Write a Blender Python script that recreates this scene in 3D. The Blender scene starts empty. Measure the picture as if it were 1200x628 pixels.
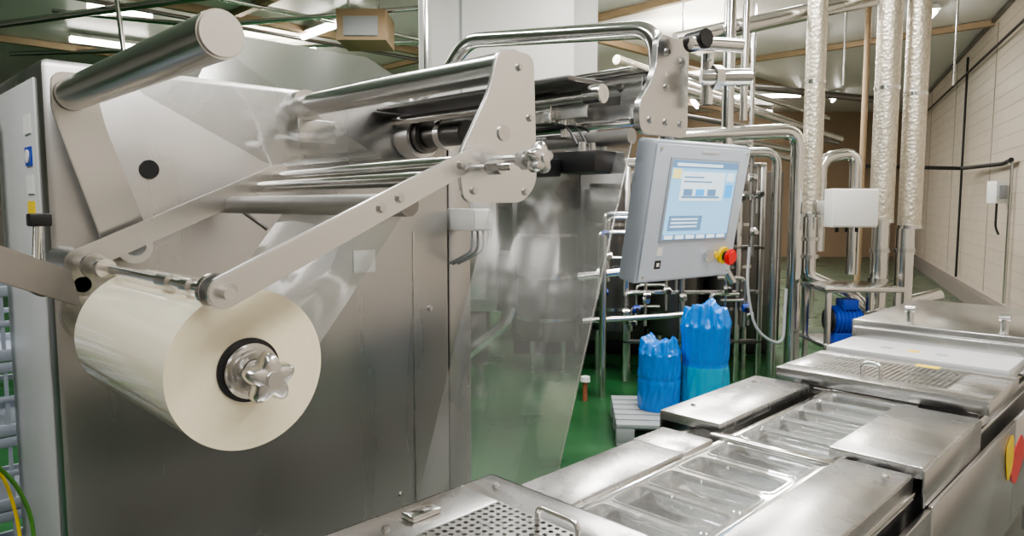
import bpy, bmesh, math, random
from mathutils import Vector, Matrix
random.seed(4)
S=math.sqrt(.5)
scene=bpy.context.scene
col=scene.collection
# ------------------------------------------------------------- materials
def newmat(name):
    m=bpy.data.materials.new(name); m.use_nodes=True
    nt=m.node_tree; return m,nt,nt.nodes['Principled BSDF']
def pm(name,color,rough=.5,metal=0.,noise=0.,nscale=8.,bump=0.,stretch=(1,1,1),**kw):
    m,nt,b=newmat(name)
    b.inputs['Base Color'].default_value=(*color,1); b.inputs['Roughness'].default_value=rough
    b.inputs['Metallic'].default_value=metal
    for k,v in kw.items():
        b.inputs[k.replace('_',' ')].default_value=v
    tc=nt.nodes.new('ShaderNodeTexCoord'); mp=nt.nodes.new('ShaderNodeMapping'); mp.inputs['Scale'].default_value=stretch
    nz=nt.nodes.new('ShaderNodeTexNoise'); nz.inputs['Scale'].default_value=nscale; nz.inputs['Detail'].default_value=3
    nt.links.new(tc.outputs['Object'],mp.inputs[0]); nt.links.new(mp.outputs[0],nz.inputs['Vector'])
    if noise>0:
        mr=nt.nodes.new('ShaderNodeMapRange'); mr.inputs['From Min'].default_value=.3; mr.inputs['From Max'].default_value=.7
        mr.inputs['To Min'].default_value=max(0.02,rough-noise); mr.inputs['To Max'].default_value=min(1,rough+noise)
        nt.links.new(nz.outputs['Fac'],mr.inputs['Value']); nt.links.new(mr.outputs[0],b.inputs['Roughness'])
    if bump>0:
        bp=nt.nodes.new('ShaderNodeBump'); bp.inputs['Strength'].default_value=bump; bp.inputs['Distance'].default_value=.01
        nt.links.new(nz.outputs['Fac'],bp.inputs['Height']); nt.links.new(bp.outputs[0],b.inputs['Normal'])
    return m
STEEL=pm('steel_brushed',(.63,.625,.62),.24,1)
STEELC=pm('steel_cabinet',(.50,.495,.49),.30,1,.05,1.6,.0,(3,3,.5))
STEELP=pm('steel_polished',(.76,.755,.74),.15,1)
STEELR=pm('steel_roller',(.62,.615,.605),.22,1)
STEELT=pm('steel_tabletop',(.67,.665,.66),.27,1,.02,4,.0,(3,1,1))
DARKST=pm('steel_dark',(.20,.195,.19),.34,1,.04,4)
PLATEW=pm('plate_satin',(.72,.72,.72),.26,1)
GREYR=pm('rubber_grey',(.30,.29,.28),.4,.6)
BLACK=pm('black_plastic',(.015,.015,.017),.4)
WHITE=pm('white_paint',(.74,.74,.72),.45)
BLUEP=pm('blue_bag_plastic',(.0,.20,.70),.16,0,0,30,.8,(1,1,.6),Specular_IOR_Level=.8)
TEAL=pm('teal_bag_plastic',(.005,.35,.58),.16,0,0,30,.6,(1,1,.6),Specular_IOR_Level=.8)
BLUEM=pm('blue_enamel',(.015,.06,.42),.35)
RED=pm('red_button',(.75,.02,.02),.3)
YEL=pm('yellow_plastic',(.85,.62,.02),.4)
HOUS=pm('hmi_housing',(.52,.58,.66),.4,.1)
HOUSD=pm('hmi_bezel',(.38,.42,.48),.4,.2)
GREYP=pm('grey_plastic',(.34,.36,.38),.5)
CRATE=pm('crate_plastic',(.34,.38,.45),.5)
ROLLF=pm('film_roll_cream',(.80,.75,.60),.12,0,0,60,.0,Subsurface_Weight=.1,Coat_Weight=.8)
LIDW=pm('lid_white_grey',(.60,.61,.62),.35,.2)
BROWN=pm('beam_brown',(.38,.28,.18),.5,.2)
GREENC=pm('cable_green',(.10,.3,.05),.5)
TERRA=pm('castor_orange',(.35,.12,.07),.5)
def foil():
    m,nt,b=newmat('foil_insulation'); b.inputs['Metallic'].default_value=.8; b.inputs['Roughness'].default_value=.38
    tc=nt.nodes.new('ShaderNodeTexCoord'); v=nt.nodes.new('ShaderNodeTexVoronoi'); v.inputs['Scale'].default_value=38
    bp=nt.nodes.new('ShaderNodeBump'); bp.inputs['Strength'].default_value=.45; bp.inputs['Distance'].default_value=.008
    cr=nt.nodes.new('ShaderNodeValToRGB'); cr.color_ramp.elements[0].color=(.74,.70,.61,1); cr.color_ramp.elements[1].color=(.58,.53,.44,1); cr.color_ramp.elements[1].position=.8
    L=nt.links.new; L(tc.outputs['Object'],v.inputs['Vector']); L(v.outputs['Distance'],bp.inputs['Height']); L(bp.outputs[0],b.inputs['Normal']); L(v.outputs['Distance'],cr.inputs[0]); L(cr.outputs[0],b.inputs['Base Color'])
    return m
FOIL=foil()
def rings():
    m,nt,b=newmat('film_roll_face'); b.inputs['Roughness'].default_value=.32
    b.inputs['Coat Weight'].default_value=.4
    tc=nt.nodes.new('ShaderNodeTexCoord'); w=nt.nodes.new('ShaderNodeTexWave'); w.wave_type='RINGS'; w.rings_direction='Y'
    w.inputs['Scale'].default_value=14; w.inputs['Distortion'].default_value=.2
    cr=nt.nodes.new('ShaderNodeValToRGB'); cr.color_ramp.elements[0].color=(.77,.705,.52,1); cr.color_ramp.elements[1].color=(.78,.72,.54,1)
    nt.links.new(tc.outputs['Object'],w.inputs['Vector']); nt.links.new(w.outputs['Fac'],cr.inputs[0]); nt.links.new(cr.outputs[0],b.inputs['Base Color'])
    return m
RFACE=rings()
def filmmat(name,fac,tint,rough=.08,diff=.06,bs=.15,add=.4):
    m=bpy.data.materials.new(name); m.use_nodes=True; nt=m.node_tree; nt.nodes.clear()
    o=nt.nodes.new('ShaderNodeOutputMaterial'); t=nt.nodes.new('ShaderNodeBsdfTransparent'); t.inputs[0].default_value=(*tint,1)
    g=nt.nodes.new('ShaderNodeBsdfGlossy'); g.inputs['Roughness'].default_value=rough; g.inputs[0].default_value=(.95,.95,.95,1)
    d=nt.nodes.new('ShaderNodeBsdfDiffuse'); d.inputs[0].default_value=(.8,.8,.78,1)
    f=nt.nodes.new('ShaderNodeLayerWeight'); f.inputs[0].default_value=.35
    mr=nt.nodes.new('ShaderNodeMapRange'); mr.inputs['To Min'].default_value=fac; mr.inputs['To Max'].default_value=min(1,fac+add)
    nz=nt.nodes.new('ShaderNodeTexNoise'); nz.inputs['Scale'].default_value=5; nz.inputs['Detail'].default_value=1
    tc=nt.nodes.new('ShaderNodeTexCoord'); mp=nt.nodes.new('ShaderNodeMapping'); mp.inputs['Scale'].default_value=(1,2.5,.4)
    bp=nt.nodes.new('ShaderNodeBump'); bp.inputs['Strength'].default_value=bs; bp.inputs['Distance'].default_value=.02
    m1=nt.nodes.new('ShaderNodeMixShader'); m2=nt.nodes.new('ShaderNodeMixShader'); m2.inputs[0].default_value=diff
    L=nt.links.new
    L(tc.outputs['Object'],mp.inputs[0]); L(mp.outputs[0],nz.inputs['Vector']); L(nz.outputs['Fac'],bp.inputs['Height']); L(bp.outputs[0],g.inputs['Normal'])
    L(f.outputs['Facing'],mr.inputs['Value']); L(mr.outputs[0],m1.inputs[0]); L(t.outputs[0],m1.inputs[1]); L(g.outputs[0],m1.inputs[2])
    L(m1.outputs[0],m2.inputs[1]); L(d.outputs[0],m2.inputs[2]); L(m2.outputs[0],o.inputs[0])
    return m
FILM=filmmat('clear_film',.10,(.92,.93,.92),.08,.10,.08,.4)
FILMW=filmmat('clear_film_web_wide',.24,(.86,.87,.87),.12,.13,.06,.35)
TRAYM=filmmat('clear_tray_plastic',.22,(.88,.90,.91),.06,.15,.08)
def emis(name,c,s):
    m=bpy.data.materials.new(name); m.use_nodes=True; nt=m.node_tree; b=nt.nodes['Principled BSDF']
    b.inputs['Base Color'].default_value=(*c,1); b.inputs['Emission Color'].default_value=(*c,1); b.inputs['Emission Strength'].default_value=s
    return m
LAMP=emis('lamp_tube',(1,.95,.87),16)
SCR=emis('screen_glow',(.28,.56,.82),.8); SCRW=emis('screen_white',(.66,.80,.90),.8); SCRB=emis('screen_blue',(.06,.38,.85),.9); SCRY=emis('screen_yellow',(.85,.75,.3),.8)
SCRG=emis('screen_grey',(.16,.3,.5),.5)

# ------------------------------------------------------------- builders
def empty(name,loc=(0,0,0)):
    e=bpy.data.objects.new(name,None); e.empty_display_size=.1; e.location=loc; col.objects.link(e); return e
def fin(name,bm,mat,parent=None,smooth=False,mats=None):
    me=bpy.data.meshes.new(name); bmesh.ops.recalc_face_normals(bm,faces=bm.faces[:]); bm.to_mesh(me); bm.free()
    for m in (mats or [mat]): me.materials.append(m)
    o=bpy.data.objects.new(name,me); col.objects.link(o)
    if smooth:
        me.shade_smooth(); 
        try: me.set_sharp_from_angle(angle=math.radians(35))
        except Exception: pass
    if parent: 
        o.parent=parent; o.matrix_parent_inverse=Matrix.Translation(parent.location).inverted()
    return o
def box(name,lo,hi,mat,parent=None,bev=.004,M=None):
    bm=bmesh.new(); bmesh.ops.create_cube(bm,size=1)
    c=[(a+b)/2 for a,b in zip(lo,hi)]; s=[abs(b-a) for a,b in zip(lo,hi)]
    for v in bm.verts: v.co=Vector((v.co.x*s[0],v.co.y*s[1],v.co.z*s[2]))
    if bev>0:
        bmesh.ops.bevel(bm,geom=bm.edges[:],offset=min(bev,min(s)*.45),segments=2,affect='EDGES',profile=.5)
    T=Matrix.Translation(c)
    if M is not None: T=M@T
    bm.transform(T)
    return fin(name,bm,mat,parent,True)
def cyl(name,a,b,r,mat,parent=None,r2=None,seg=32,bev=.0,M=None):
    a=Vector(a);b=Vector(b);d=b-a;L=d.length
    bm=bmesh.new(); bmesh.ops.create_cone(bm,cap_ends=True,segments=seg,radius1=r,radius2=r if r2 is None else r2,depth=L)
    if bev>0:
        ed=[e for e in bm.edges if any(len(f.verts)>4 for f in e.link_faces)]
        bmesh.ops.bevel(bm,geom=ed,offset=bev,segments=2,affect='EDGES')
    T=Matrix.Translation((a+b)/2)@d.to_track_quat('Z','Y').to_matrix().to_4x4()
    if M is not None: T=M@T
    bm.transform(T); return fin(name,bm,mat,parent,True)
def tube(name,a,b,ro,ri,mat,parent=None,seg=48,mats=None):
    a=Vector(a);b=Vector(b);d=(b-a);q=d.to_track_quat('Z','Y').to_matrix()
    bm=bmesh.new(); R=[]
    for p,rr in ((a,ri),(a,ro),(b,ro),(b,ri)):
        R.append([bm.verts.new(p+q@Vector((rr*math.cos(2*math.pi*i/seg),rr*math.sin(2*math.pi*i/seg),0))) for i in range(seg)])
    for k in range(4):
        A=R[k];B=R[(k+1)%4]
        for i in range(seg):
            f=bm.faces.new((A[i],A[(i+1)%seg],B[(i+1)%seg],B[i])); f.material_index=1 if (mats and k in(0,2)) else 0
    return fin(name,bm,mat,parent,True,mats)
def prism(name,pts,y0,y1,mat,parent=None,bev=.002,axis='y',M=None):
    bm=bmesh.new()
    def P(p,t):
        if axis=='y': return (p[0],t,p[1])
        if axis=='z': return (p[0],p[1],t)
        return (t,p[0],p[1])
    A=[bm.verts.new(P(p,y0)) for p in pts]; B=[bm.verts.new(P(p,y1)) for p in pts]
    bm.faces.new(A); bm.faces.new(B[::-1]); n=len(pts)
    for i in range(n): bm.faces.new((A[i],B[i],B[(i+1)%n],A[(i+1)%n]))
    bmesh.ops.recalc_face_normals(bm,faces=bm.faces[:])
    if bev>0: bmesh.ops.bevel(bm,geom=[e for e in bm.edges],offset=bev,segments=2,affect='EDGES')
    if M is not None: bm.transform(M)
    return fin(name,bm,mat,parent,True)
def roundpoly(pts,r,n=6):
    out=[];N=len(pts)
    for i in range(N):
        p=Vector(pts[i]);a=Vector(pts[i-1])-p;b=Vector(pts[(i+1)%N])-p
        rr=min(r,a.length*.45,b.length*.45)
        s=p+a.normalized()*rr; e=p+b.normalized()*rr
        for k in range(n+1):
            t=k/n; q=s*(1-t)**2+p*2*t*(1-t)+e*t*t; out.append((q.x,q.y))
    return out
def slotpoly(p,q,w,n=10,w2=None):
    p=Vector(p);q=Vector(q);a=math.atan2((q-p).y,(q-p).x);out=[]; w2=w2 or w
    for k in range(n+1):
        t=a-math.pi/2+math.pi*k/n; out.append((q.x+w2*math.cos(t),q.y+w2*math.sin(t)))
    for k in range(n+1):
        t=a+math.pi/2+math.pi*k/n; out.append((p.x+w*math.cos(t),p.y+w*math.sin(t)))
    return out
def pipe(name,pts,r,mat,parent=None,bend=.1,seg=16):
    P=[Vector(p) for p in pts]; Q=[P[0]]
    for i in range(1,len(P)-1):
        a=P[i-1]-P[i];b=P[i+1]-P[i];rr=min(bend,a.length*.48,b.length*.48)
        s=P[i]+a.normalized()*rr;e=P[i]+b.normalized()*rr
        for k in range(9):
            t=k/8;Q.append(s*(1-t)**2+P[i]*2*t*(1-t)+e*t*t)
    Q.append(P[-1])
    bm=bmesh.new();rings=[];up=None
    for i,p in enumerate(Q):
        d=(Q[min(i+1,len(Q)-1)]-Q[max(i-1,0)]).normalized()
        if up is None: up=d.orthogonal().normalized()
        else: up=(up-d*up.dot(d)).normalized()
        w=d.cross(up)
        rings.append([bm.verts.new(p+(up*math.cos(2*math.pi*k/seg)+w*math.sin(2*math.pi*k/seg))*r) for k in range(seg)])
    for A,B in zip(rings,rings[1:]):
        for k in range(seg): bm.faces.new((A[k],A[(k+1)%seg],B[(k+1)%seg],B[k]))
    bm.faces.new(rings[0]);bm.faces.new(rings[-1][::-1])
    return fin(name,bm,mat,parent,True)
def sheet(name,path,y0,y1,mat,parent=None,ny=16,wob=.004,y0b=None,y1b=None):
    bm=bmesh.new();rows=[];N=10
    pp=[]
    for a,b in zip(path,path[1:]):
        for k in range(N): pp.append((a[0]+(b[0]-a[0])*k/N,a[1]+(b[1]-a[1])*k/N))
    pp.append(path[-1])
    for i,(x,z) in enumerate(pp):
        t=i/(len(pp)-1); a=y0+((y0b if y0b is not None else y0)-y0)*t; b=y1+((y1b if y1b is not None else y1)-y1)*t
        rows.append([bm.verts.new((x+wob*math.sin(j*.6+i*.12),a+(b-a)*j/ny,z)) for j in range(ny+1)])
    for A,B in zip(rows,rows[1:]):
        for j in range(ny): bm.faces.new((A[j],A[j+1],B[j+1],B[j]))
    return fin(name,bm,mat,parent,True)
def perforated(name,x0,x1,y0,y1,z,pitch,r,mat,parent,th=.003):
    bm=bmesh.new();nx=int((x1-x0)/pitch);ny=int((y1-y0)/pitch);px=(x1-x0)/nx;py=(y1-y0)/ny
    sq=[(1,0),(1,1),(0,1),(-1,1),(-1,0),(-1,-1),(0,-1),(1,-1)]
    for i in range(nx):
        for j in range(ny):
            cx=x0+(i+.5)*px;cy=y0+(j+.5)*py
            O=[bm.verts.new((cx+a*px/2,cy+b*py/2,z)) for a,b in sq]
            I=[bm.verts.new((cx+r*math.cos(k*math.pi/4),cy+r*math.sin(k*math.pi/4),z)) for k in range(8)]
            D=[bm.verts.new((v.co.x,v.co.y,z-th)) for v in I]
            for k in range(8):
                l=(k+1)%8
                bm.faces.new((O[k],O[l],I[l],I[k])); bm.faces.new((I[k],I[l],D[l],D[k]))
    bmesh.ops.remove_doubles(bm,verts=bm.verts[:],dist=1e-5)
    return fin(name,bm,mat,parent)
def starknob(name,c,r,parent,mat=STEELP,depth=.04,lobes=5):
    pts=[]
    for k in range(100):
        t=2*math.pi*k/100; w=.5+.5*math.cos(lobes*t); rr=r*(.66+.34*w**.8); pts.append((c[0]+rr*math.cos(t+.3),c[2]+rr*math.sin(t+.3)))
    bm=bmesh.new(); prof=[(0,.6),(.12,.88),(.3,.98),(.5,1),(.75,.96),(.92,.84),(1,.62)]
    rows=[]
    for t,sc in prof:
        rows.append([bm.verts.new((c[0]+(p[0]-c[0])*sc,c[1]-depth*t,c[2]+(p[1]-c[2])*sc)) for p in pts])
    n=100
    for A,B in zip(rows,rows[1:]):
        for k in range(n): bm.faces.new((A[k],A[(k+1)%n],B[(k+1)%n],B[k]))
    bm.faces.new(rows[0]);bm.faces.new(rows[-1])
    o=fin(name,bm,mat,parent,True)
    cyl(name+'_boss',(c[0],c[1]-depth*.9,c[2]),(c[0],c[1]-depth*1.12,c[2]),r*.34,mat,parent,bev=.002)
    return o
def bolt(name,c,parent,r=.009,ax=(0,-1,0)):
    a=Vector(c); b=a+Vector(ax)*.007
    cyl(name+'_washer',a,a+Vector(ax)*.002,r*1.35,STEELR,parent,seg=20)
    return cyl(name,a,b,r,STEELR,parent,seg=6)
def W(lat,f,z): return (S*(f+lat),S*(f-lat),z)   # building grid (45 deg to the packaging line)

# ------------------------------------------------------------- room
def room():
    m,nt,b=newmat('resin_floor')
    tc=nt.nodes.new('ShaderNodeTexCoord'); nz=nt.nodes.new('ShaderNodeTexNoise'); nz.inputs['Scale'].default_value=1.3; nz.inputs['Detail'].default_value=8
    cr=nt.nodes.new('ShaderNodeValToRGB'); cr.color_ramp.elements[0].color=(.008,.06,.018,1); cr.color_ramp.elements[1].color=(.03,.13,.045,1)
    cr.color_ramp.elements[0].position=.35; cr.color_ramp.elements[1].position=.7
    r2=nt.nodes.new('ShaderNodeMapRange'); r2.inputs['To Min'].default_value=.12; r2.inputs['To Max'].default_value=.5
    sp=nt.nodes.new('ShaderNodeSeparateXYZ'); mr=nt.nodes.new('ShaderNodeMapRange'); mr.inputs['From Min'].default_value=2.02; mr.inputs['From Max'].default_value=2.12
    mx=nt.nodes.new('ShaderNodeMix'); mx.data_type='RGBA'; mx.inputs[6].default_value=(.14,.15,.135,1)
    m3=nt.nodes.new('ShaderNodeMapRange'); m3.inputs['From Min'].default_value=8.2; m3.inputs['From Max'].default_value=8.6
    mx2=nt.nodes.new('ShaderNodeMix'); mx2.data_type='RGBA'; mx2.inputs[7].default_value=(.09,.12,.08,1)
    L=nt.links.new; L(tc.outputs['Object'],nz.inputs['Vector']); L(nz.outputs['Fac'],cr.inputs[0]); L(nz.outputs['Fac'],r2.inputs['Value']); L(r2.outputs[0],b.inputs['Roughness'])
    L(tc.outputs['Object'],sp.inputs[0]); L(sp.outputs['Y'],mr.inputs['Value']); L(mr.outputs[0],mx.inputs[0]); L(cr.outputs[0],mx.inputs[7])
    L(sp.outputs['X'],m3.inputs['Value']); L(m3.outputs[0],mx2.inputs[0]); L(mx.outputs[2],mx2.inputs[6]); L(mx2.outputs[2],b.inputs['Base Color'])
    bm=bmesh.new(); bm.faces.new([bm.verts.new(W(*p,0)) for p in ((-16,-5),(14,-5),(14,23),(-16,23))])
    fin('floor',bm,m)
    m,nt,b=newmat('ribbed_ceiling_panels'); b.inputs['Roughness'].default_value=.36; b.inputs['Metallic'].default_value=.2
    tc=nt.nodes.new('ShaderNodeTexCoord'); w=nt.nodes.new('ShaderNodeTexWave'); w.inputs['Scale'].default_value=1.1; w.bands_direction='Y'; w.inputs['Distortion'].default_value=0
    cr=nt.nodes.new('ShaderNodeValToRGB'); cr.color_ramp.elements[0].color=(.27,.18,.10,1); cr.color_ramp.elements[1].color=(.58,.43,.27,1); cr.color_ramp.elements[1].position=.25
    L(tc.outputs['Object'],w.inputs['Vector']); L(w.outputs['Fac'],cr.inputs[0]); L(cr.outputs[0],b.inputs['Base Color'])
    bm=bmesh.new(); bm.faces.new([bm.verts.new(W(*p,4.42)) for p in ((-16,-5),(14,-5),(14,23),(-16,23))])
    fin('ceiling',bm,m)
    wm=pm('sandwich_panel_wall',(.52,.46,.39),.40,0,.05,3)
    def wallbox(name,a,b_,mat,z0=0,z1=4.42,th=.15,side=1,parent=None):
        A=Vector(W(*a,0));B=Vector(W(*b_,0));d=(B-A);L_=d.length;ang=math.atan2(d.y,d.x)
        bm=bmesh.new();bmesh.ops.create_cube(bm,size=1)
        R=Matrix.Translation(A)@Matrix.Rotation(ang,4,'Z')
        for v in bm.verts: v.co=Vector(((v.co.x+.5)*L_,(v.co.y-.5*side)*th,z0+(v.co.z+.5)*(z1-z0)))
        bm.transform(R)
        return fin(name,bm,mat,parent)
    f=lambda t:(2.45+.443*t,t)
    wallbox('wall_right',f(-5),f(22),wm)
    jm=pm('panel_joint',(.42,.36,.30),.5); jv=pm('panel_joint_cover',(.34,.29,.24),.5)
    tj=empty('trim_2',W(*f(8),2))
    for k in range(0,20): wallbox('joint_h_%d'%k,f(-4.8),f(21.9),jm,.35+k*.2,.357+k*.2,.004,-1,tj)
    for k in range(0,6): wallbox('joint_v_%d'%k,f(4.2+k*3.3),f(4.235+k*3.3),jv,.28,4.3,.007,-1,tj)
    curb=pm('curb_concrete',(.20,.18,.16),.6)
    wallbox('baseboard_right',f(-4.8),f(21.9),curb,0,.24,.12,-1)
    wallbox('trim_1',f(-4.8),f(21.9),DARKST,4.36,4.42,.05,-1)
    fw=pm('far_wall_paint',(.34,.25,.17),.6)
    wallbox('wall_far',(-16,22),(13,22),fw)
    lw=pm('left_wall_paint',(.62,.60,.57),.5)
    wallbox('wall_left',(-15,-5),(-15,22),lw)
    wallbox('wall_back',(-15,-4.5),(1,-4.5),lw,side=1)
room()

def strip(lat0,f0,lat1,f1,z=4.27,r=.04):
    e=empty('ceiling_strip_light',W((lat0+lat1)/2,(f0+f1)/2,z))
    a=Vector(W(lat0,f0,z));b=Vector(W(lat1,f1,z))
    cyl('tube',a,b,r,LAMP,e,seg=12)
    d=(b-a).normalized();n=Vector((-d.y,d.x,0))*.09;t=Vector((0,0,.05))
    bm=bmesh.new();vs=[bm.verts.new(p+s*n*q+k) for p in (a,b) for s in(-1,1) for k,q in ((t,1),(t*2.2,.4))]
    bmesh.ops.convex_hull(bm,input=bm.verts[:]); fin('housing',bm,WHITE,e)
def strip_w(x0,y0,x1,y1,z=4.27):
    strip((x0-y0)*S,(x0+y0)*S,(x1-y1)*S,(x1+y1)*S,z)
strip_w(5.85,10.6,5.8,8.9); strip_w(3.25,13.4,4.4,13.3); strip_w(2.9,11.0,3.7,10.95); strip_w(6.4,12.5,6.4,11.2)
strip_w(16.4,9.2,15.4,8.9); strip_w(17.6,10.4,16.5,9.9); strip_w(17.5,7.5,16.6,8.8); strip_w(20,9.4,18.8,9.8)
strip_w(12,3.35,11.3,3.0); strip_w(12.2,5.0,11.4,4.6); strip_w(13.5,8.2,12.5,7.9); strip_w(19,7.3,18,6.8)
strip_w(10.2,8.4,9.4,8.0); strip_w(14.5,12,13.4,11.6)
bmset=empty('ceiling_beams',W(0,8,4.2))
for y in (7.5,10.4,14.5): box('beam_%d'%int(y),(2,y,4.30),(19,y+.1,4.41),BROWN,bmset,.0)
for x in (4.6,8.5,13): box('crossbeam_%d'%x,(x,2.6,4.32),(x+.1,16,4.41),BROWN,bmset,.0)

# ------------------------------------------------------------- unwinder cabinet
cab=empty('stainless_machine_cabinet',(1.1,2.4,0))
box('front_body',(.45,2.15,.06),(1.80,2.75,1.975),STEELC,cab,.02)
bm=bmesh.new()
v=[(.85,2.16,1.97),(1.80,2.16,1.97),(1.80,2.7,2.245),(1.15,2.7,2.245),(.62,2.7,1.97),(1.80,2.7,1.97)]
V=[bm.verts.new(p) for p in v]; bmesh.ops.convex_hull(bm,input=V); fin('sloped_hood',bm,STEEL,cab)
cyl('grommet_hole',(.70,2.15,1.70),(.70,2.142,1.70),.026,BLACK,cab)
box('seam_strip',(1.62,2.147,.12),(1.624,2.15,1.5),STEEL,cab,0)
box('type_plate',(1.36,2.145,1.36),(1.45,2.149,1.44),WHITE,cab,.001)
box('side_panel_light',(.444,2.20,.5),(.45,2.70,1.93),LIDW,cab,.002)
for i,(z,m) in enumerate(((1.82,WHITE),(1.735,BLUEM),(1.66,WHITE),(1.59,YEL))):
    box('label_%d'%i,(.440,2.25,z-.03),(.444,2.32,z+.02),m,cab,0)
cyl('label_disc',(.440,2.285,1.73),(.437,2.285,1.73),.018,WHITE,cab,seg=20)
for x in (.55,1.7):
    for y in (2.25,2.65): cyl('foot',(x,y,0),(x,y,.07),.03,STEEL,cab)
bolt('face_bolt_1',(1.55,2.15,.5),cab); bolt('face_bolt_2',(1.7,2.15,1.2),cab)

# ------------------------------------------------------------- film roll on mandrel
RX,RZ,RY=.541,1.31,1.20
fr=empty('plastic_film_roll',(RX,1.4,RZ))
ro=tube('film_winding',(RX,RY,RZ),(RX,RY+.53,RZ),.143,.055,ROLLF,fr,seg=96,mats=[ROLLF,RFACE])
ro.data.transform(Matrix.Translation((-RX,-RY,-RZ))); ro.location=(RX,RY,RZ)
tube('black_core_ring',(RX,RY-.004,RZ),(RX,RY+.53,RZ),.057,.048,BLACK,fr)
tube('steel_core_sleeve',(RX,RY-.016,RZ),(RX,RY+.06,RZ),.049,.040,STEELP,fr)
cyl('mandrel',(RX,RY,RZ),(RX,2.149,RZ),.038,STEELR,fr)
cyl('mandrel_head',(RX,RY+.01,RZ),(RX,RY-.03,RZ),.041,STEELR,fr,bev=.006)
cyl('mandrel_boss',(RX,RY-.03,RZ),(RX,RY-.05,RZ),.024,STEELP,fr,bev=.003)
cyl('mandrel_flange',(RX,2.12,RZ),(RX,2.149,RZ),.08,STEEL,fr,bev=.004)
starknob('star_knob',(RX+.004,RY-.045,RZ-.004),.046,fr,STEEL,depth=.045)

# ------------------------------------------------------------- dancer / idler roller frame
un=empty('film_unwind_roller_frame',(.8,1.6,1.6))
cyl('idler_roller_upper',(.497,1.16,1.875),(.497,2.05,1.875),.040,STEELR,un,seg=64,bev=.003)
cyl('idler_roller_endcap',(.497,1.16,1.875),(.497,1.157,1.875),.0365,PLATEW,un,seg=48)
cyl('idler_roller_shaft',(.497,2.04,1.875),(.497,2.149,1.875),.015,STEEL,un)
prism('idler_arm_plate',roundpoly([(.455,1.93),(.545,1.93),(.57,1.80),(.67,1.50),(.61,1.46),(.55,1.50),(.45,1.84)],.03),2.055,2.068,STEEL,un)
cyl('roller_b',(1.17,1.16,1.918),(1.17,2.12,1.918),.034,STEELR,un,seg=64,bev=.003)
tube('roller_b_flange',(1.17,2.10,1.918),(1.17,2.149,1.918),.050,.01,STEEL,un)
cyl('roller_c',(1.012,1.16,1.69),(1.012,2.149,1.68),.017,STEELP,un)
cyl('roller_d',(.875,1.17,1.60),(.875,2.149,1.60),.024,GREYR,un)
cyl('roller_e',(.94,1.17,1.655),(.94,2.149,1.65),.016,STEELP,un)
A0=(.475,1.458)
prism('near_arm_bar',slotpoly(A0,(1.02,1.70),.027,w2=.022),1.132,1.146,PLATEW,un)
prism('far_arm_bar',slotpoly(A0,(1.02,1.69),.030),2.00,2.012,STEEL,un)
for i,t in enumerate((.02,.56,.64,.93)):
    bolt('arm_bolt_%d'%i,(A0[0]+.545*t,1.132,A0[1]+.242*t),un,.008)
cyl('lower_rod',(A0[0],1.11,A0[1]),(A0[0],2.02,A0[1]),.010,STEELP,un)
for i,(y,r,l) in enumerate(((1.165,.030,.014),(1.182,.020,.012),(1.26,.0145,.04),(1.36,.0145,.06),(1.76,.022,.03),(1.84,.03,.02))):
    cyl('rod_collar_%d'%i,(A0[0],y,A0[1]),(A0[0],y+l,A0[1]),r,STEELP if i%2==0 else STEELR,un,bev=.002)
cyl('rod_hub',(A0[0],1.97,A0[1]),(A0[0],2.149,A0[1]),.035,STEEL,un,bev=.003)
cyl('pivot_hub_ring',(.62,2.03,1.49),(.62,2.149,1.49),.045,STEEL,un,bev=.004)
cyl('pivot_hub_black',(.62,2.02,1.49),(.62,2.03,1.49),.024,GREYP,un)
cyl('lever_pin',(.875,2.0,1.60),(.95,1.95,1.53),.006,DARKST,un)
prism('near_side_plate',roundpoly([(1.105,1.945),(1.22,1.945),(1.232,1.65),(1.185,1.605),(1.00,1.605),(.985,1.70),(1.075,1.845)],.03),1.147,1.157,PLATEW,un)
for i,(x,z) in enumerate(((1.17,1.91),(1.205,1.80),(1.205,1.70),(1.03,1.63),(1.19,1.63))):
    bolt('side_plate_bolt_%d'%i,(x,1.147,z),un,.007)
cyl('side_plate_pivot',(1.12,1.147,1.76),(1.12,1.143,1.76),.018,STEELR,un)
box('rear_guide_plate',(1.14,2.10,1.80),(1.27,2.112,1.875),PLATEW,un,.003)
cyl('adjust_screw',(1.13,1.17,1.70),(1.13,1.06,1.70),.013,STEELP,un)
cyl('adjust_nut',(1.13,1.10,1.70),(1.13,1.08,1.70),.023,STEELR,un,seg=6)
starknob('adjust_star_knob',(1.13,1.065,1.70),.037,un,STEEL,depth=.035)
cyl('clamp_pin',(1.03,1.03,1.678),(1.03,1.15,1.678),.008,STEELP,un)
cyl('clamp_collar',(1.03,1.06,1.678),(1.03,1.10,1.678),.015,STEELR,un,seg=6)
mo=empty('roller_drive_motor',(1.61,2.0,1.845))
cyl('bearing_flange',(1.61,2.149,1.845),(1.61,2.06,1.845),.075,STEEL,mo,bev=.005)
cyl('bearing_ring',(1.61,2.06,1.845),(1.61,2.03,1.845),.060,DARKST,mo,bev=.005)
cyl('motor_body',(1.61,2.03,1.845),(1.61,1.82,1.845),.042,DARKST,mo,bev=.004)
cyl('motor_collar',(1.61,1.95,1.845),(1.61,1.92,1.845),.053,STEELP,mo,bev=.002)
lv=empty('dancer_lever_arm',(.3,2.0,1.45))
LEV=pm('lever_steel',(.36,.34,.32),.4,.8)
prism('lever_bar',[(-.02,1.665),(.45,1.445),(.47,1.35),(-.02,1.575)],1.955,1.985,LEV,lv)
cyl('lever_joint',(.40,1.985,1.41),(.40,2.02,1.41),.03,DARKST,lv)
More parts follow.
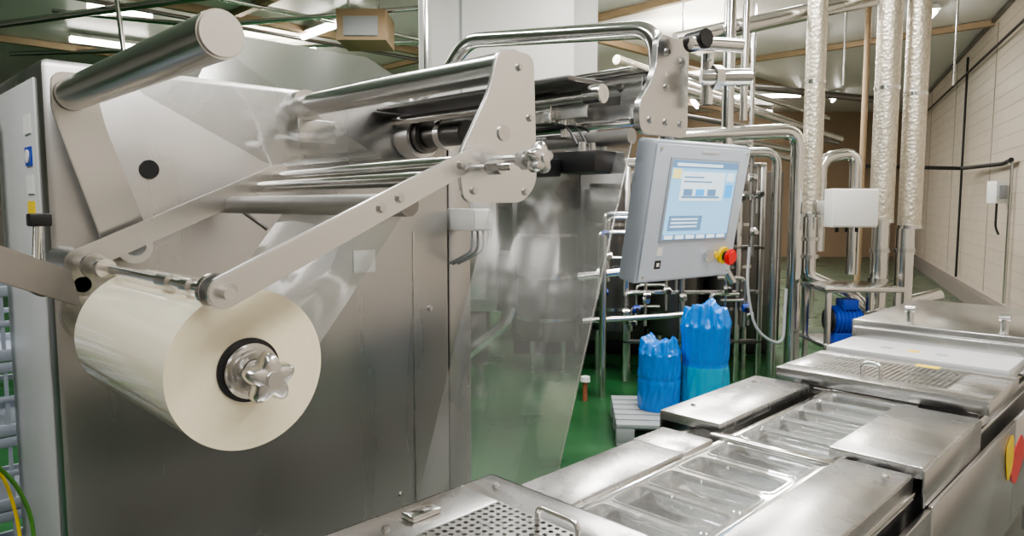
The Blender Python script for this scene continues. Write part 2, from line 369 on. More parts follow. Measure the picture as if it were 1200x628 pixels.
cyl('lever_pivot_pin',(.49,2.02,1.40),(.49,2.149,1.40),.02,DARKST,lv); prism('lever_link',slotpoly((.40,1.41),(.49,1.40),.03),2.02,2.04,STEEL,lv)
box('sensor',(.37,1.94,1.55),(.415,1.98,1.58),BLACK,lv)
cyl('sensor_stem',(.385,1.97,1.44),(.392,1.96,1.56),.012,STEELP,lv)

# ------------------------------------------------------------- film web
fw=empty('clear_film_web',(1.3,1.4,1.4))
sheet('web_down',[(1.655,1.80),(1.64,1.777),(1.34,.924),(1.14,.36)],1.17,1.67,FILMW,fw,wob=.008)
cyl('web_edge_glint',(1.64,1.17,1.777),(1.14,1.17,.36),.0009,PLATEW,fw,seg=8)  # thin pale rod stands in for the bright glint along the film edge
sheet('web_upper',[(.515,1.912),(.62,1.87),(1.0,1.712)],1.26,1.80,FILM,fw,wob=.002,y0b=1.45,y1b=2.0)
sheet('web_from_roll',[(.684,1.33),(.78,1.45),(.90,1.60)],1.21,1.72,FILM,fw,wob=.004)

# ------------------------------------------------------------- gantry beam
ga=empty('film_feed_gantry',(1.78,1.6,1.9))
box('beam_body',(1.76,1.22,1.84),(1.84,2.6,1.985),STEEL,ga,.008)
box('beam_flange_top',(1.70,1.22,1.985),(1.86,2.6,1.995),STEELP,ga,.002)
box('beam_lower_rail',(1.70,1.22,1.83),(1.76,2.2,1.85),STEELP,ga,.003)
box('beam_slot',(1.757,1.3,1.90),(1.76,2.1,1.925),DARKST,ga,0)
prism('end_bracket',roundpoly([(1.66,1.88),(1.74,1.97),(1.755,2.09),(1.92,2.08),(1.92,1.80),(1.67,1.80)],.04),1.165,1.185,STEEL,ga)
for i,(x,z) in enumerate(((1.72,1.84),(1.80,1.84),(1.88,1.84),(1.80,2.04),(1.88,2.02),(1.80,1.94))): bolt('bracket_bolt_%d'%i,(x,1.165,z),ga,.009)
pipe('handrail_tube',[(1.80,1.19,1.97),(1.79,1.20,2.11),(1.78,2.02,2.205),(1.76,2.12,2.08),(1.70,2.3,1.98)],.027,STEELP,ga,.09)
cyl('feed_roller',(1.64,1.17,1.79),(1.64,1.80,1.79),.022,GREYR,ga)
cyl('guide_shaft',(1.55,1.2,1.90),(1.55,2.149,1.90),.016,STEELP,ga)
cyl('guide_shaft_collar',(1.55,1.2,1.90),(1.55,1.26,1.90),.026,STEELP,ga,bev=.003)
box('drive_belt_cover',(1.46,1.25,1.93),(1.62,2.14,1.945),DARKST,ga,.004)
box('solenoid_block',(1.54,1.22,1.69),(1.68,1.38,1.75),BLACK,ga,.006)
box('solenoid_block_b',(1.44,1.34,1.68),(1.54,1.5,1.73),BLACK,ga,.006)
for i in range(3): 
    cyl('solenoid_plug_%d'%i,(1.56+.045*i,1.28,1.75),(1.56+.045*i,1.28,1.775),.012,STEELP,ga)
    pipe('air_hose_%d'%i,[(1.56+.045*i,1.30,1.77),(1.56+.045*i,1.34,1.83),(1.62,1.6+.05*i,1.82),(1.7,2.0,1.83)],.004,BLACK,ga,.04,8)
box('clamp_block',(1.58,1.42,1.84),(1.70,1.52,1.93),STEELP,ga,.006)
box('clamp_plate',(1.60,1.30,1.85),(1.61,1.42,1.92),PLATEW,ga,.003)
cyl('clamp_screw',(1.62,1.40,1.80),(1.62,1.40,1.95),.012,STEELP,ga)
cyl('air_cylinder',(1.60,1.55,1.80),(1.60,1.75,1.80),.026,STEELP,ga,bev=.004)
for i,y in enumerate((1.3,1.5,1.7,1.9)): bolt('beam_bolt_%d'%i,(1.76,y,1.95),ga,.010,(-1,0,0))
cyl('valve_stem',(1.82,1.10,2.06),(1.96,1.02,2.06),.02,STEELP,ga)
cyl('valve_knob',(1.86,1.13,2.07),(1.84,1.06,2.07),.028,BLACK,ga,bev=.004)
cyl('valve_body',(1.93,1.13,1.98),(2.03,1.02,1.98),.025,STEELP,ga,bev=.004)
cyl('valve_nut',(1.95,1.10,1.98),(1.97,1.085,1.98),.036,STEELR,ga,seg=6)
cyl('valve_leg',(1.95,1.12,1.90),(1.95,1.12,2.05),.018,STEELP,ga)
box('gantry_post',(1.84,2.2,0),(1.96,2.5,1.985),STEELC,ga,.01)
pipe('hmi_support_tube',[(1.88,1.20,1.84),(1.9,1.25,1.75),(1.92,1.27,1.62)],.022,STEELP,ga,.05)
jb=empty('junction_box',(1.86,2.1,1.56))
box('housing',(1.81,2.02,1.50),(1.91,2.18,1.585),WHITE,jb,.006); box('lid',(1.815,2.014,1.505),(1.905,2.02,1.58),WHITE,jb,.003)
for i in range(3): pipe('cable_%d'%i,[(1.84+.03*i,2.06,1.50),(1.84+.03*i,2.06,1.42),(1.83+.03*i,2.2,1.36)],.005,GREYP,jb,.03,8)

# ------------------------------------------------------------- HMI
hm=empty('touchscreen_control_panel',(1.915,1.13,1.575))
M=Matrix.Translation((1.915,1.13,1.575))@Matrix.Rotation(math.radians(-8),4,'Z')@Matrix.Rotation(math.radians(10),4,'X')
def hb(n,x0,x1,z0,z1,y0,y1,m,b=.002): return box(n,(x0,y0,z0),(x1,y1,z1),m,hm,b,M)
hb('housing_shell',-.225,.225,-.21,.21,0,.07,HOUSD,.012)
hb('front_panel',-.215,.215,-.20,.20,-.006,.0,HOUS,.004)
hb('screen_frame',-.155,.165,-.085,.165,-.010,-.006,HOUSD,.003)
hb('screen',-.146,.156,-.077,.157,-.0115,-.010,SCR,0)
hb('ui_header',-.146,.156,.137,.157,-.0125,-.0115,SCRG,0)
hb('ui_title',-.13,.08,.141,.150,-.0130,-.0125,SCRW,0)
hb('ui_yellow',-.142,-.105,.105,.132,-.0125,-.0115,SCRY,0)
hb('ui_panel',-.10,.10,.04,.125,-.0125,-.0115,SCRW,0)
for i in range(3): hb('ui_machine_station_%d'%i,-.085+.055*i,-.045+.055*i,.055,.075,-.013,-.0125,SCRG if i!=1 else SCRB,0)
hb('ui_machine_base',-.092,.085,.048,.054,-.013,-.0125,SCRG,0)
for i in range(2): hb('ui_line_%d'%i,-.09,.0+.04*i,.108-.013*i,.112-.013*i,-.013,-.0125,SCRG,0)
hb('ui_blue_tile',.11,.145,.05,.09,-.0125,-.0115,SCRB,0); hb('ui_tile_b',.11,.145,.10,.125,-.0125,-.0115,SCRW,0)
hb('ui_table',-.13,.02,-.05,-.005,-.0125,-.0115,SCRG,0)
for i in range(3): hb('ui_row_%d'%i,-.12,.0,-.018-.011*i,-.013-.011*i,-.013,-.0125,SCRW,0)
hb('ui_footer',-.146,.156,-.077,-.062,-.0125,-.0115,SCRG,0)
for i in range(6): hb('ui_key_%d'%i,-.14+.049*i,-.102+.049*i,-.075,-.064,-.013,-.0125,SCRW,0)
def hc(n,x,z,r,y0,y1,m,b=.001): return cyl(n,(x,y0,z),(x,y1,z),r,m,hm,bev=b,M=M)
hc('emergency_collar',.160,-.135,.027,-.006,-.018,YEL); hc('emergency_stem',.160,-.135,.016,-.018,-.033,BLACK); hc('emergency_button',.160,-.135,.026,-.030,-.048,RED,.006)
hc('silver_button',.085,-.135,.020,-.006,-.02,STEELP); hc('yellow_button',.124,-.133,.010,-.006,-.014,YEL)
hb('switch_label',-.155,-.13,-.125,-.10,-.0075,-.006,WHITE,0); hb('switch_black',-.155,-.13,-.165,-.14,-.0075,-.006,BLACK,0); hb('switch_symbol',-.148,-.137,-.158,-.147,-.0085,-.0075,WHITE,0)
for i,(x,z) in enumerate(((-.2,.188),(.2,.188),(-.2,-.188),(.2,-.188))): hc('screw_%d'%i,x,z,.005,-.006,-.009,STEELP,.0)
hb('label_strip',-.02,.06,.182,.188,-.0075,-.006,WHITE,0)
hb('rear_bracket',-.06,.06,-.05,.12,.07,.11,STEEL,.005)

# ------------------------------------------------------------- packaging line (thermoformer)
ln=empty('thermoforming_packaging_line',(2.2,.8,0))
Z=.95
def top(n,x0,x1,y0,y1,z=Z,th=.022,m=STEELT,b=.004): return box(n,(x0,y0,z-th),(x1,y1,z),m,ln,b)
box('side_wall_near',(.2,.50,.42),(4.6,.52,.925),STEEL,ln,.003)
box('side_wall_far',(.2,1.09,.42),(4.6,1.11,.925),STEEL,ln,.003)
box('bed_floor',(.2,.52,.82),(4.6,1.09,.84),STEELR,ln,.002)
box('underbody',(.3,.56,.40),(4.5,1.05,.80),DARKST,ln,.01)
box('side_rail_near',(.2,.485,.885),(4.6,.50,.905),STEELP,ln,.003)
box('lower_rail_near',(.2,.47,.44),(4.6,.50,.50),STEEL,ln,.006)
top('side_plate_far_a',1.10,1.60,.965,1.12); top('side_plate_far_a2',1.605,1.76,.965,1.13,Z-.002)
top('side_plate_near_a',1.10,1.86,.49,.66)
box('side_plate_skirt_a',(1.10,.488,.87),(1.86,.493,.945),STEEL,ln,.001)
box('lane_rail_far',(1.1,.945,.90),(2.75,.965,.94),STEELP,ln,.002); box('lane_rail_near',(1.1,.66,.90),(2.75,.68,.94),STEELP,ln,.002)
top('side_plate_far_b',1.86,2.50,1.00,1.205,Z+.012,.03); top('side_plate_near_b',1.89,2.46,.475,.70,Z+.012,.03)
box('side_skirt_b',(1.89,.47,.86),(2.46,.476,.955),STEEL,ln,.001)
box('skirt_far_b',(1.86,1.2,.80),(2.50,1.206,.955),STEEL,ln,.001)
for i,x in enumerate((1.80,2.53)): box('cross_bar_%d'%i,(x,.66,.925),(x+.035,1.0,.948),STEELP,ln,.003)
for i,(x,y) in enumerate(((1.98,1.16),(2.40,1.16),(1.15,.53),(1.8,.53))): bolt('plate_bolt_%d'%i,(x,y,Z+(.012 if y>1 else 0)),ln,.007,(0,0,1))
def trays(x0,n,pitch,y0,y1,z,depth,parent,name):
    bm=bmesh.new()
    for i in range(n):
        a=x0+i*pitch+.006;b=x0+(i+1)*pitch-.006
        loops=[]
        for inset,dz in ((0-.006,0),(.003,0),(.005,.003),(.009,.003),(.012,-.004),(.018,-depth*.6),(.022,-depth*.85),(.030,-depth*.97),(.042,-depth)):
            pl=roundpoly([(a+inset,y0+inset),(b-inset,y0+inset),(b-inset,y1-inset),(a+inset,y1-inset)],.024 if inset>0 else .0008,6)
            loops.append([bm.verts.new((p[0],p[1],z+dz)) for p in pl])
        for A,B in zip(loops,loops[1:]):
            N=len(A)
            for k in range(N): bm.faces.new((A[k],A[(k+1)%N],B[(k+1)%N],B[k]))
        bm.faces.new(loops[-1])
    return fin(name,bm,TRAYM,parent,True)
trays(1.095,5,.14,.683,.945,.938,.065,ln,'formed_plastic_trays_a')
trays(1.84,5,.138,.683,.945,.938,.06,ln,'formed_plastic_trays_b')
GZ=.985
perforated('guard_perforated_sheet',.34,.99,.60,1.03,GZ,.0175,.0055,STEELT,ln)
top('guard_rim_right',.99,1.085,.49,1.15,GZ,.004); top('guard_rim_far',.25,.99,1.03,1.15,GZ,.004); top('guard_rim_near',.25,.99,.49,.60,GZ,.004); top('guard_rim_left',.25,.34,.6,1.03,GZ,.004)
box('guard_skirt_right',(1.078,.49,.93),(1.085,1.15,GZ),STEEL,ln,.002); box('guard_skirt_far',(.25,1.144,.93),(1.085,1.15,GZ),STEEL,ln,.002)
pipe('guard_handle',[(.97,.90,GZ),(.97,.90,GZ+.035),(.97,.80,GZ+.035),(.97,.80,GZ)],.0055,STEELP,ln,.02)
for i,(x,y) in enumerate(((1.04,1.09),(.6,1.09),(.75,1.09))): bolt('guard_bolt_%d'%i,(x,y,GZ),ln,.007,(0,0,1))
box('guard_latch_block',(.80,1.07,GZ),(.87,1.11,GZ+.012),STEELP,ln,.003)
G2=1.0
perforated('guard2_perforated_sheet',2.62,2.90,.60,1.04,G2,.018,.0065,STEELT,ln)
top('guard2_rim_front',2.53,2.62,.47,1.14,G2,.004); top('guard2_rim_back',2.90,2.97,.47,1.14,G2,.004); top('guard2_rim_near',2.62,2.90,.47,.60,G2,.004); top('guard2_rim_far',2.62,2.90,1.04,1.14,G2,.004)
box('guard2_skirt_front',(2.53,.47,.955),(2.537,1.14,G2),STEEL,ln,.002); box('guard2_skirt_near',(2.53,.465,.955),(2.97,.472,G2),STEEL,ln,.002)
box('guard2_under',(2.56,.5,.93),(2.95,1.1,.955),DARKST,ln,.002)
pipe('guard2_handle',[(2.60,.86,G2),(2.60,.86,G2+.05),(2.60,.80,G2+.05),(2.60,.80,G2)],.008,STEELP,ln,.02)
box('guard2_label',(2.91,.7,G2),(2.95,.78,G2+.001),YEL,ln,0)
top('rear_lid_plate',3.0,3.3,.50,1.14,1.015,.05,LIDW,.008)
box('sealing_station_cover',(3.34,.42,.93),(4.3,1.16,1.085),STEEL,ln,.008)
box('sealing_cover_front',(3.29,.44,.95),(3.34,1.14,1.06),STEELT,ln,.006)
for i,y in enumerate((.60,.95)): 
    cyl('latch_%d'%i,(3.45,y,1.085),(3.45,y,1.135),.014,STEELP,ln); cyl('latch_head_%d'%i,(3.45,y-.02,1.14),(3.45,y+.02,1.14),.014,STEELP,ln)
for i in range(3): box('warning_label_%d'%i,(3.1,.72+i*.1,1.015),(3.14,.76+i*.1,1.016),YEL if i%2 else GREYP,ln,0)
for i,(a,b) in enumerate(((1.0,1.9),(1.92,2.9),(2.92,3.9))): box('outer_panel_%d'%i,(a,.455,.50),(b,.47,.86),STEEL,ln,.004)
prism('logo_red',roundpoly([(2.84,.74),(3.02,.80),(3.1,.70),(2.95,.62),(2.87,.66)],.05),.4535,.455,RED,ln,0)
prism('logo_yellow',roundpoly([(2.74,.80),(2.86,.84),(2.89,.72),(2.80,.66)],.05),.4525,.4534,YEL,ln,0)
for x in (.4,1.6,2.8,4.2):
    for y in (.58,1.03): cyl('leg',(x,y,0),(x,y,.42),.03,STEEL,ln); 
# ------------------------------------------------------------- wrapped goods on pallet
pa=empty('plastic_pallet',(4.35,2.65,0))
def pb(n,a0,a1,b0,b1,z0,z1):
    Mx=Matrix.Translation((4.30,2.68,0))@Matrix.Rotation(math.radians(-50),4,'Z')
    return box(n,(a0,b0,z0),(a1,b1,z1),GREYP,pa,.006,Mx)
for i in range(6): pb('slat_%d'%i,-.42,.45,-.38+.125*i,-.28+.125*i,.12,.15)
for a in (-.42,-.06,.33): 
    for b in (-.38,-.05,.25): pb('block',a,a+.12,b,b+.1,.02,.12)
for b in (-.38,-.05,.25): pb('runner',-.42,.45,b,b+.1,0,.02)
def bag(name,c,r,h,mat,topmat=None,sd=0):
    bm=bmesh.new();rows=[];n=120;m_=50; rnd=random.Random(sd)
    fs=[(rnd.randint(3,11),rnd.uniform(-9,9),rnd.uniform(0,6),rnd.uniform(.002,.005)) for _ in range(8)]
    for i in range(m_+1):
        t=i/m_; z=c[2]+h*t
        base=r*(1 if t<.84 else 1-.22*((t-.84)/.16))*(1-.04*math.exp(-((t-.47)/.03)**2))*(1+.025*math.sin(t*7+sd))
        row=[]
        for k in range(n):
            a=2*math.pi*k/n
            w=sum(am*abs(math.sin(fq*a+tw*t+ph)) for fq,tw,ph,am in fs)-.012+(.010*math.sin(13*a) if t>.85 else 0)
            row.append(bm.verts.new((c[0]+(base+w)*math.cos(a),c[1]+(base+w)*math.sin(a),z+((.05*max(0,math.sin(2*a+sd))+.015*math.sin(7*a)) if t>.95 else 0))))
        rows.append(row)
    for A,B in zip(rows,rows[1:]):
        for k in range(n): bm.faces.new((A[k],A[(k+1)%n],B[(k+1)%n],B[k]))
    top_=[bm.verts.new((c[0]+(v.co.x-c[0])*.5,c[1]+(v.co.y-c[1])*.5,c[2]+h*.97+.02*rnd.random())) for v in rows[-1]]
    for k in range(n): bm.faces.new((rows[-1][k],rows[-1][(k+1)%n],top_[(k+1)%n],top_[k]))
    bm.faces.new(top_); bm.faces.new(rows[0])
    o=fin(name,bm,mat,None,True)
    if topmat:
        o.data.materials.append(topmat)
        for p in o.data.polygons:
            if p.center.z<c[2]+h*.45: p.material_index=1
    return o
bag('blue_wrapped_roll',(4.51,2.555,.152),.160,.71,BLUEP,TEAL,1)
bag('blue_wrapped_roll.001',(4.27,2.78,.152),.140,.47,BLUEP,None,5)

# ------------------------------------------------------------- process pipework
pk=empty('insulated_pipes',W(3,6,0))
def vp(n,lat,f,z0,z1,r,m): return cyl(n,W(lat,f,z0),W(lat,f,z1),r,m,pk,seg=24)
for i,(lat,z0,r) in enumerate(((2.52,1.50,.08),(3.12,1.45,.095),(3.36,1.40,.09))):
    vp('foil_riser_%d'%i,lat,6,z0,4.4,r,FOIL)
    for k in range(3): tube('foil_band_%d_%d'%(i,k),W(lat,6,z0+.0+k*1.1),W(lat,6,z0+.03+k*1.1),r+.004,r-.01,STEELP,pk,seg=24)
vp('chrome_lower_0',2.52,6,1.1,1.5,.055,STEELP); vp('chrome_lower_1',3.12,6,.7,1.45,.07,STEELP); vp('chrome_lower_2',3.33,6,.62,1.4,.072,STEELP)
pipe('chrome_elbow_a',[W(2.52,6,1.12),W(2.52,6,1.0),W(2.85,5.9,.85),W(3.0,5.9,.72)],.055,STEELP,pk,.12)
pipe('chrome_elbow_b',[W(3.33,6,.66),W(3.33,6,.76),W(3.7,6.1,.82)],.06,STEELP,pk,.05)
pipe('chrome_long_a',[W(3.0,5.9,.68),W(3.7,5.9,.72)],.045,STEELP,pk)
for i,(lat,z) in enumerate(((2.52,1.3),(3.12,1.2),(3.33,1.2),(3.12,.95),(2.52,1.15))): tube('clamp_%d'%i,W(lat,6,z),W(lat,6,z+.03),.083,.05,STEELR,pk,seg=24)
pipe('chrome_riser_a',[W(1.80,6,4.4),W(1.80,6,2.1)],.05,STEELP,pk); pipe('chrome_riser_b',[W(1.93,6,4.4),W(1.93,6,2.3)],.032,STEELP,pk)
pipe('lagged_pipe_a',[W(1.35,6,2.17),W(2.40,6,2.22),W(2.40,6,.1)],.062,STEELP,pk,.16)
pipe('lagged_pipe_b',[W(1.6,6.15,2.05),W(2.28,6.15,2.05),W(2.28,6.15,.1)],.04,STEELR,pk,.12)
pipe('lagged_pipe_c',[W(2.66,6.15,1.2),W(2.66,6.15,2.0),W(2.96,6.15,2.05),W(2.96,6.15,1.0)],.05,STEELP,pk,.12)
pipe('overhead_pipe_a',[W(1.35,6,2.95),W(3.3,6.3,3.42)],.07,STEELP,pk)
pipe('overhead_pipe_b',[W(1.3,9,3.4),W(6.0,14,3.0)],.06,FOIL,pk)
pipe('overhead_pipe_c',[W(1.8,8,2.9),W(5.5,12,2.7)],.05,STEELR,pk)
pipe('overhead_pipe_d',[W(2.0,8.5,3.15),W(5.5,12.5,3.1)],.035,STEELR,pk)
pipe('overhead_pipe_e',[W(2.0,10,2.7),W(5.6,13,2.5)],.05,STEELR,pk)
pipe('overhead_pipe_f',[W(1.6,8,2.45),W(5.0,12,2.3)],.05,STEELR,pk)
pipe('overhead_pipe_g',[W(1.9,8.2,2.62),W(5.0,11,2.55)],.03,DARKST,pk)
pipe('overhead_pipe_h',[W(1.6,11,3.6),W(6.5,13,3.5)],.06,DARKST,pk)
pipe('riser_g',[W(4.25,10,4.4),W(4.25,10,.0)],.05,STEELP,pk); pipe('riser_h',[W(4.9,10,4.4),W(4.9,10,0)],.04,BROWN,pk)
pipe('riser_i',[W(3.75,9,4.4),W(3.75,9,0)],.05,STEELR,pk); pipe('riser_j',[W(3.0,9,4.4),W(3.0,9,2.3)],.03,STEELR,pk)
for i,lat in enumerate((2.0,3.9,4.4,5.2)): cyl('hanger_%d'%i,W(lat,8.5,3.0),W(lat,8.5,4.4),.012,STEELR,pk,seg=8)
sk=empty('process_skid',W(1.6,6.6,0))
def wb(n,lat0,lat1,f0,f1,z0,z1,m,par,b=.008):
    Mx=Matrix.Rotation(math.radians(-45),4,'Z')
    return box(n,(lat0,f0,z0),(lat1,f1,z1),m,par,b,Mx)
for i,lat in enumerate((1.0,1.5,2.0,2.2)):
    wb('post_%d'%i,lat,lat+.05,6.3,6.35,0,1.95,STEELR,sk)
for i,z in enumerate((.35,.80,1.2,1.93)): wb('rail_%d'%i,1.0,2.25,6.3,6.35,z,z+.04,STEELR if i%2 else DARKST,sk)
for i,(lat,r,z0,z1) in enumerate(((.35,.30,.3,1.95),(.98,.28,.4,1.8),(1.58,.28,.35,1.75),(2.1,.22,.4,1.8))):
    cyl('vessel_%d'%i,W(lat,6.9,z0),W(lat,6.9,z1),r,DARKST,sk,bev=.05)
    for a in (-.15,.15): cyl('vessel_leg_%d'%i,W(lat+a,6.8,0),W(lat+a,6.8,z0+.05),.025,STEELR,sk,seg=12)
    for k in range(3): tube('vessel_band_%d_%d'%(i,k),W(lat,6.9,z0+.2+k*.4),W(lat,6.9,z0+.23+k*.4),r+.01,r-.02,STEELR,sk)
for i in range(28):
    lat=.75+random.random()*1.5; z=.4+random.random()*1.3; l=.2+random.random()*.4
    pipe('small_pipe_%d'%i,[W(lat,6.25,z),W(lat,6.25,z+l),W(lat+.25*(1 if lat<1.8 else -1),6.25,z+l)],.012+.012*random.random(),STEELR,sk,.06,10)
    cyl('valve_%d'%i,W(lat-.03,6.22,z+l*.4),W(lat+.03,6.22,z+l*.4),.035,STEELR if i%6 else BLUEM,sk,seg=16,bev=.004)
    cyl('valve_actuator_%d'%i,W(lat,6.2,z+l*.4),W(lat,6.12,z+l*.4),.02,STEELR if i%2 else BLACK,sk,seg=12)
pipe('product_pipe_a',[W(.55,5.9,1.0),W(1.0,5.9,1.05),W(1.75,5.9,1.12),W(1.85,5.9,.95)],.035,STEELP,sk,.08)
pipe('product_pipe_b',[W(.6,5.95,.62),W(1.3,5.95,.66),W(1.7,5.95,.70)],.025,STEELR,sk,.05)
pipe('product_pipe_c',[W(-.45,5.2,.40),W(-.05,5.2,.72),W(0,5.2,.85)],.045,STEELP,sk,.1)
pipe('product_pipe_d',[W(.75,5.8,.0),W(.75,5.8,1.35)],.03,STEELR,sk)
pipe('hose',[W(1.98,5.9,1.25),W(1.95,5.85,.9),W(2.02,5.8,.55),W(2.25,5.8,.42),W(2.3,5.9,.9)],.012,GREYP,sk,.2,8)
fu=empty('floor_drain_funnel',W(.60,5.7,0))
cyl('funnel_pipe',W(.60,5.7,.0),W(.60,5.7,.16),.02,TERRA,fu); cyl('funnel_cap',W(.60,5.7,.16),W(.60,5.7,.20),.042,WHITE,fu,r2=.038)
gm=empty('stainless_process_machine',W(-.5,5.6,0))
wb('body_upper',-1.1,-.12,5.6,6.4,.75,1.9,STEELC,gm,.02); wb('body_lower',-1.0,-.2,5.7,6.3,.3,.75,DARKST,gm,.02)
wb('door',-.62,-.20,5.585,5.6,.85,1.45,STEEL,gm,.006); wb('display_window',-.52,-.30,5.58,5.60,1.5,1.75,GREYP,gm,.004)
for a in (-1.0,-.3):
    for f_ in (5.75,6.2): wb('machine_leg',a,a+.06,f_,f_+.06,0,.35,STEEL,gm)
tb=empty('storage_tank_bank',W(1.8,9,0))
for i,lat in enumerate((-1.2,.3,1.8)):
    cyl('tank_%d'%i,W(lat,9,.3),W(lat,9,2.0),.68,DARKST,tb,seg=40,bev=.08)
    tube('tank_hoop_%d'%i,W(lat,9,1.0),W(lat,9,1.06),.69,.66,STEELR,tb); tube('tank_top_hoop_%d'%i,W(lat,9,1.8),W(lat,9,1.86),.69,.66,STEELR,tb)
    for a in (-.4,.4): cyl('tank_leg',W(lat+a,8.8,0),W(lat+a,8.8,.35),.04,STEELR,tb)
wb('tank_platform',-2.0,2.7,8.0,8.2,2.05,2.12,STEELR,tb)
pr=empty('control_cabinet_row',W(2,7.9,0))
for i in range(4): wb('cabinet_%d'%i,.0+.72*i,.70+.72*i,7.5,7.9,.15,1.95,DARKST,pr,.01); wb('plinth_%d'%i,.02+.72*i,.68+.72*i,7.52,7.88,0,.15,BLACK,pr,.005)
st=empty('pump_stand',W(2.75,5.6,0))
for a in (2.42,2.95):
    for f_ in (5.4,5.8): wb('stand_leg',a,a+.04,f_,f_+.04,0,.95,STEEL,st)
wb('stand_top',2.40,3.01,5.38,5.86,.93,.97,STEELP,st); wb('stand_shelf',2.40,3.01,5.38,5.86,.50,.53,STEEL,st)
pu=empty('blue_pump_motor',W(2.65,5.5,.7))
cyl('motor_body',W(2.50,5.5,.70),W(2.72,5.5,.70),.10,BLUEM,pu,bev=.01)
for k in range(7): tube('cooling_fin_%d'%k,W(2.51+.03*k,5.5,.70),W(2.516+.03*k,5.5,.70),.115,.09,BLUEM,pu,seg=32)
wb('terminal_box',2.56,2.68,5.42,5.56,.79,.87,BLUEM,pu); wb('motor_foot',2.50,2.72,5.42,5.58,.53,.61,BLUEM,pu)
cyl('fan_cowl',W(2.47,5.5,.70),W(2.50,5.5,.70),.105,BLACK,pu,bev=.01)
cyl('pump_head',W(2.72,5.5,.70),W(2.86,5.5,.70),.08,STEELP,pu,bev=.01); cyl('pump_outlet',W(2.80,5.5,.76),W(2.80,5.5,.93),.03,STEELP,pu)
cb=empty('white_control_box',W(2.8,5.8,1.6))
wb('enclosure',2.56,2.93,5.68,5.84,1.42,1.73,WHITE,cb,.01); wb('enclosure_lid',2.57,2.92,5.66,5.68,1.43,1.72,WHITE,cb,.006)
wb('mount_bracket',2.50,2.70,5.84,5.915,1.52,1.64,STEEL,cb)
for i in range(3): cyl('gland_%d'%i,W(2.64+.08*i,5.76,1.42),W(2.64+.08*i,5.76,1.38),.014,BLACK,cb,seg=12)
wx=empty('wall_service_box',W(6.0,9.7,1.7))
def onwall(t,o): return (2.45+.443*t-o,t)
l,f_=onwall(9.6,.16); wb('box_body',l-.08,l+.08,f_-.1,f_+.1,1.62,1.92,WHITE,wx); wb('box_front',l-.06,l+.06,f_-.12,f_-.1,1.68,1.86,GREYP,wx)
pipe('black_conduit',[W(*onwall(9.2,.1),2.18),W(*onwall(9.6,.1),2.15),W(*onwall(11.8,.25),2.2),W(*onwall(12.0,2.0),2.25)],.03,BLACK,wx,.1,10)
pipe('wall_cable',[W(*onwall(9.3,.06),2.18),W(*onwall(9.3,.06),.3)],.02,STEELR,wx,.1,8)
pipe('drop_cable',[W(*onwall(12.8,.06),4.2),W(*onwall(12.8,.06),.3)],.02,BLACK,wx,.1,8)
pipe('box_cable',[W(l,f_,1.62),W(l,f_,1.3),W(l+.05,f_,1.2)],.015,BLACK,wx,.05,8)
pipe('high_conduit',[W(*onwall(6,.08),3.9),W(*onwall(20,.08),3.9)],.02,BLACK,wx,.1,8)
du=empty('white_air_duct',W(0,7,3.4))
PANG=pm('panel_grey',(.55,.55,.53),.5)
wb('duct_body',-.90,.60,7,8,2.2,4.4,WHITE,du,.01); wb('duct_side',.605,.85,7.2,8.2,2.2,4.4,PANG,du,.01)
wb('duct_seam',-.50,-.48,6.99,7.0,2.2,4.4,GREYP,du,0)
pipe('duct_rail',[W(-.5,6.9,3.75),W(.7,6.9,3.9)],.05,STEELP,du)
cyl('duct_rod',W(-.82,6.93,2.2),W(-.82,6.93,4.4),.025,STEELP,du,seg=10)
wb('duct_leg',-.90,-.82,7,7.1,0,2.2,STEEL,du)
cl=empty('ceiling_evaporator_unit',W(-2,9,4))
wb('unit_body',-2.3,-1.65,9.5,10.2,3.75,4.15,BROWN,cl); wb('unit_front',-2.2,-1.75,9.46,9.5,3.8,4.05,GREYP,cl)
for a in (-2.2,-1.8): cyl('unit_hanger',W(a,9.8,4.15),W(a,9.8,4.4),.02,STEELP,cl,seg=10)
cp=empty('ceiling_pipe_run',W(-3,10,4))
pipe('left_pipe_a',[W(-6.3,10,4.25),W(-4.2,10,4.05),W(-1.2,10,4.3)],.035,STEELR,cp)
pipe('left_pipe_b',[W(-4.9,9,4.4),W(-4.8,9,3.2)],.03,STEELR,cp)
pipe('left_pipe_c',[W(-9,13,4.3),W(-1,12,4.3)],.04,STEELR,cp)
pipe('left_pipe_d',[W(-9,11,4.15),W(-2.6,8.5,4.15)],.05,STEELR,cp); pipe('left_pipe_e',[W(-9,15,4.1),W(-1,16,4.1)],.06,FOIL,cp)
pipe('left_pipe_f',[W(-6,9,4.25),W(-1.5,13.5,4.25)],.03,DARKST,cp); pipe('left_pipe_g',[W(-5.0,8.4,4.3),W(-.9,12.5,4.3)],.03,STEELR,cp)
cs=empty('plastic_crate_stack',(.2,3.2,0))
for k in range(5):
    z=.0+k*.265
    for j,(x0,x1,y0,y1) in enumerate(((-.1,.6,2.95,2.965),(-.1,.6,3.335,3.35),(-.1,-.085,2.95,3.35),(.585,.6,2.95,3.35))):
        box('rim_%d_%d'%(k,j),(x0,y0,z+.225),(x1,y1,z+.26),CRATE,cs,.002); box('base_%d_%d'%(k,j),(x0,y0,z),(x1,y1,z+.04),CRATE,cs,.002)
        box('mid_%d_%d'%(k,j),(x0,y0,z+.12),(x1,y1,z+.14),CRATE,cs,.002)
    for i in range(13): box('slat_%d_%d'%(k,i),(-.1+i*.056,2.952,z),(-.088+i*.056,2.963,z+.24),CRATE,cs,0)
    box('bottom_%d'%k,(-.09,2.96,z),(.59,3.34,z+.012),CRATE,cs,0)
rb=empty('black_ribbed_post',(.32,2.6,1.5))
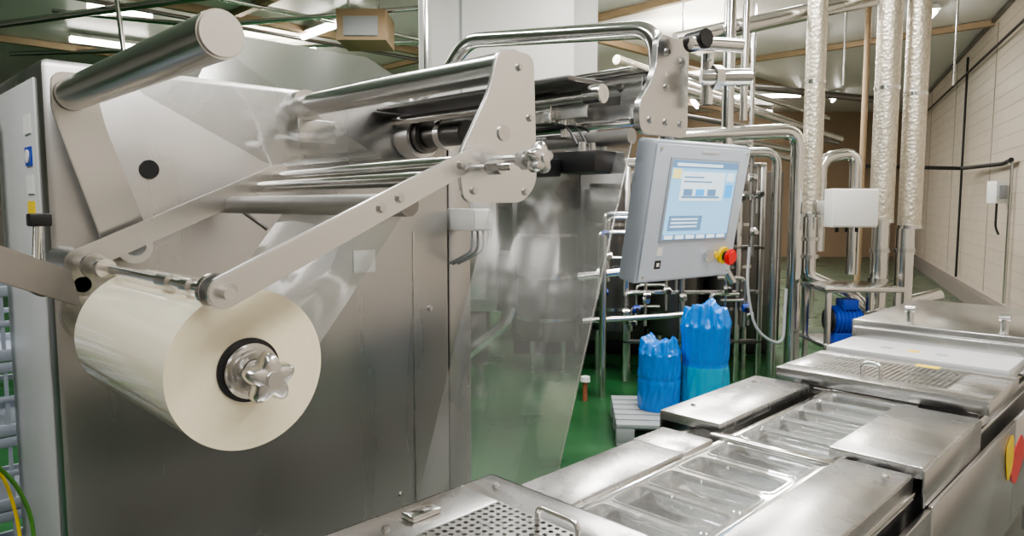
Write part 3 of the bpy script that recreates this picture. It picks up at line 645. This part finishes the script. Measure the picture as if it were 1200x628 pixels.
box('post',(.32,2.60,0),(.37,2.66,1.93),BLACK,rb,.004)
for k in range(30): box('rib_%d'%k,(.31,2.595,1.33+k*.02),(.38,2.60,1.338+k*.02),GREYP,rb,0)
pipe('earth_cable',[(.28,2.0,1.0),(.33,2.05,.92),(.37,2.1,.8),(.36,2.1,.5),(.38,2.1,.008)],.005,GREENC,None,.1,8)
pipe('earth_cable.001',[(.26,2.02,1.02),(.31,2.07,.94),(.34,2.1,.8),(.34,2.12,.5),(.36,2.12,.008)],.004,YEL,None,.1,8)

# ------------------------------------------------------------- lights (overhead lamps, plus unseen uplights added to brighten the ceiling)
def area(n,loc,sx,sy,pw,c=(1,.98,.95),rot=0,up=False):
    l=bpy.data.lights.new(n,'AREA'); l.shape='RECTANGLE'; l.size=sx; l.size_y=sy; l.energy=pw; l.color=c
    o=bpy.data.objects.new(n,l); o.location=loc; o.rotation_euler=(math.pi if up else 0,0,rot); col.objects.link(o)
for i,(x,y,pw) in enumerate(((.3,-.8,90),(2.6,.2,105),(1.2,3.6,80),(-1.6,1.6,120),(4.6,2.6,120),(6.4,5.6,150),(3.4,7.0,140),(10,6,260),(14,8.5,280),(5.5,11.5,240),(8.5,3.8,90))):
    area('ceiling_luminaire_lamp.%03d'%i,(x,y,4.1),2.2,.25,pw,rot=math.radians(20*i))
    if i>3: area('added_ceiling_uplight.%03d'%i,(x,y,3.95 if i!=4 else 4.0),1.2,.3,pw*.28,(1,.90,.74),math.radians(20*i),True)
w=bpy.data.worlds.new('world'); scene.world=w; w.use_nodes=True
w.node_tree.nodes['Background'].inputs[0].default_value=(.8,.85,.9,1); w.node_tree.nodes['Background'].inputs[1].default_value=.5
try: scene.view_settings.look='AgX - Medium High Contrast'
except Exception: pass
# ------------------------------------------------------------- camera
cd=bpy.data.cameras.new('camera'); cam=bpy.data.objects.new('camera',cd); col.objects.link(cam)
cd.lens=24.9; cd.sensor_width=36; cd.clip_start=.02
cam.location=(0,0,1.6); cam.rotation_euler=(math.radians(90-5.09),0,math.radians(-45))
scene.camera=cam
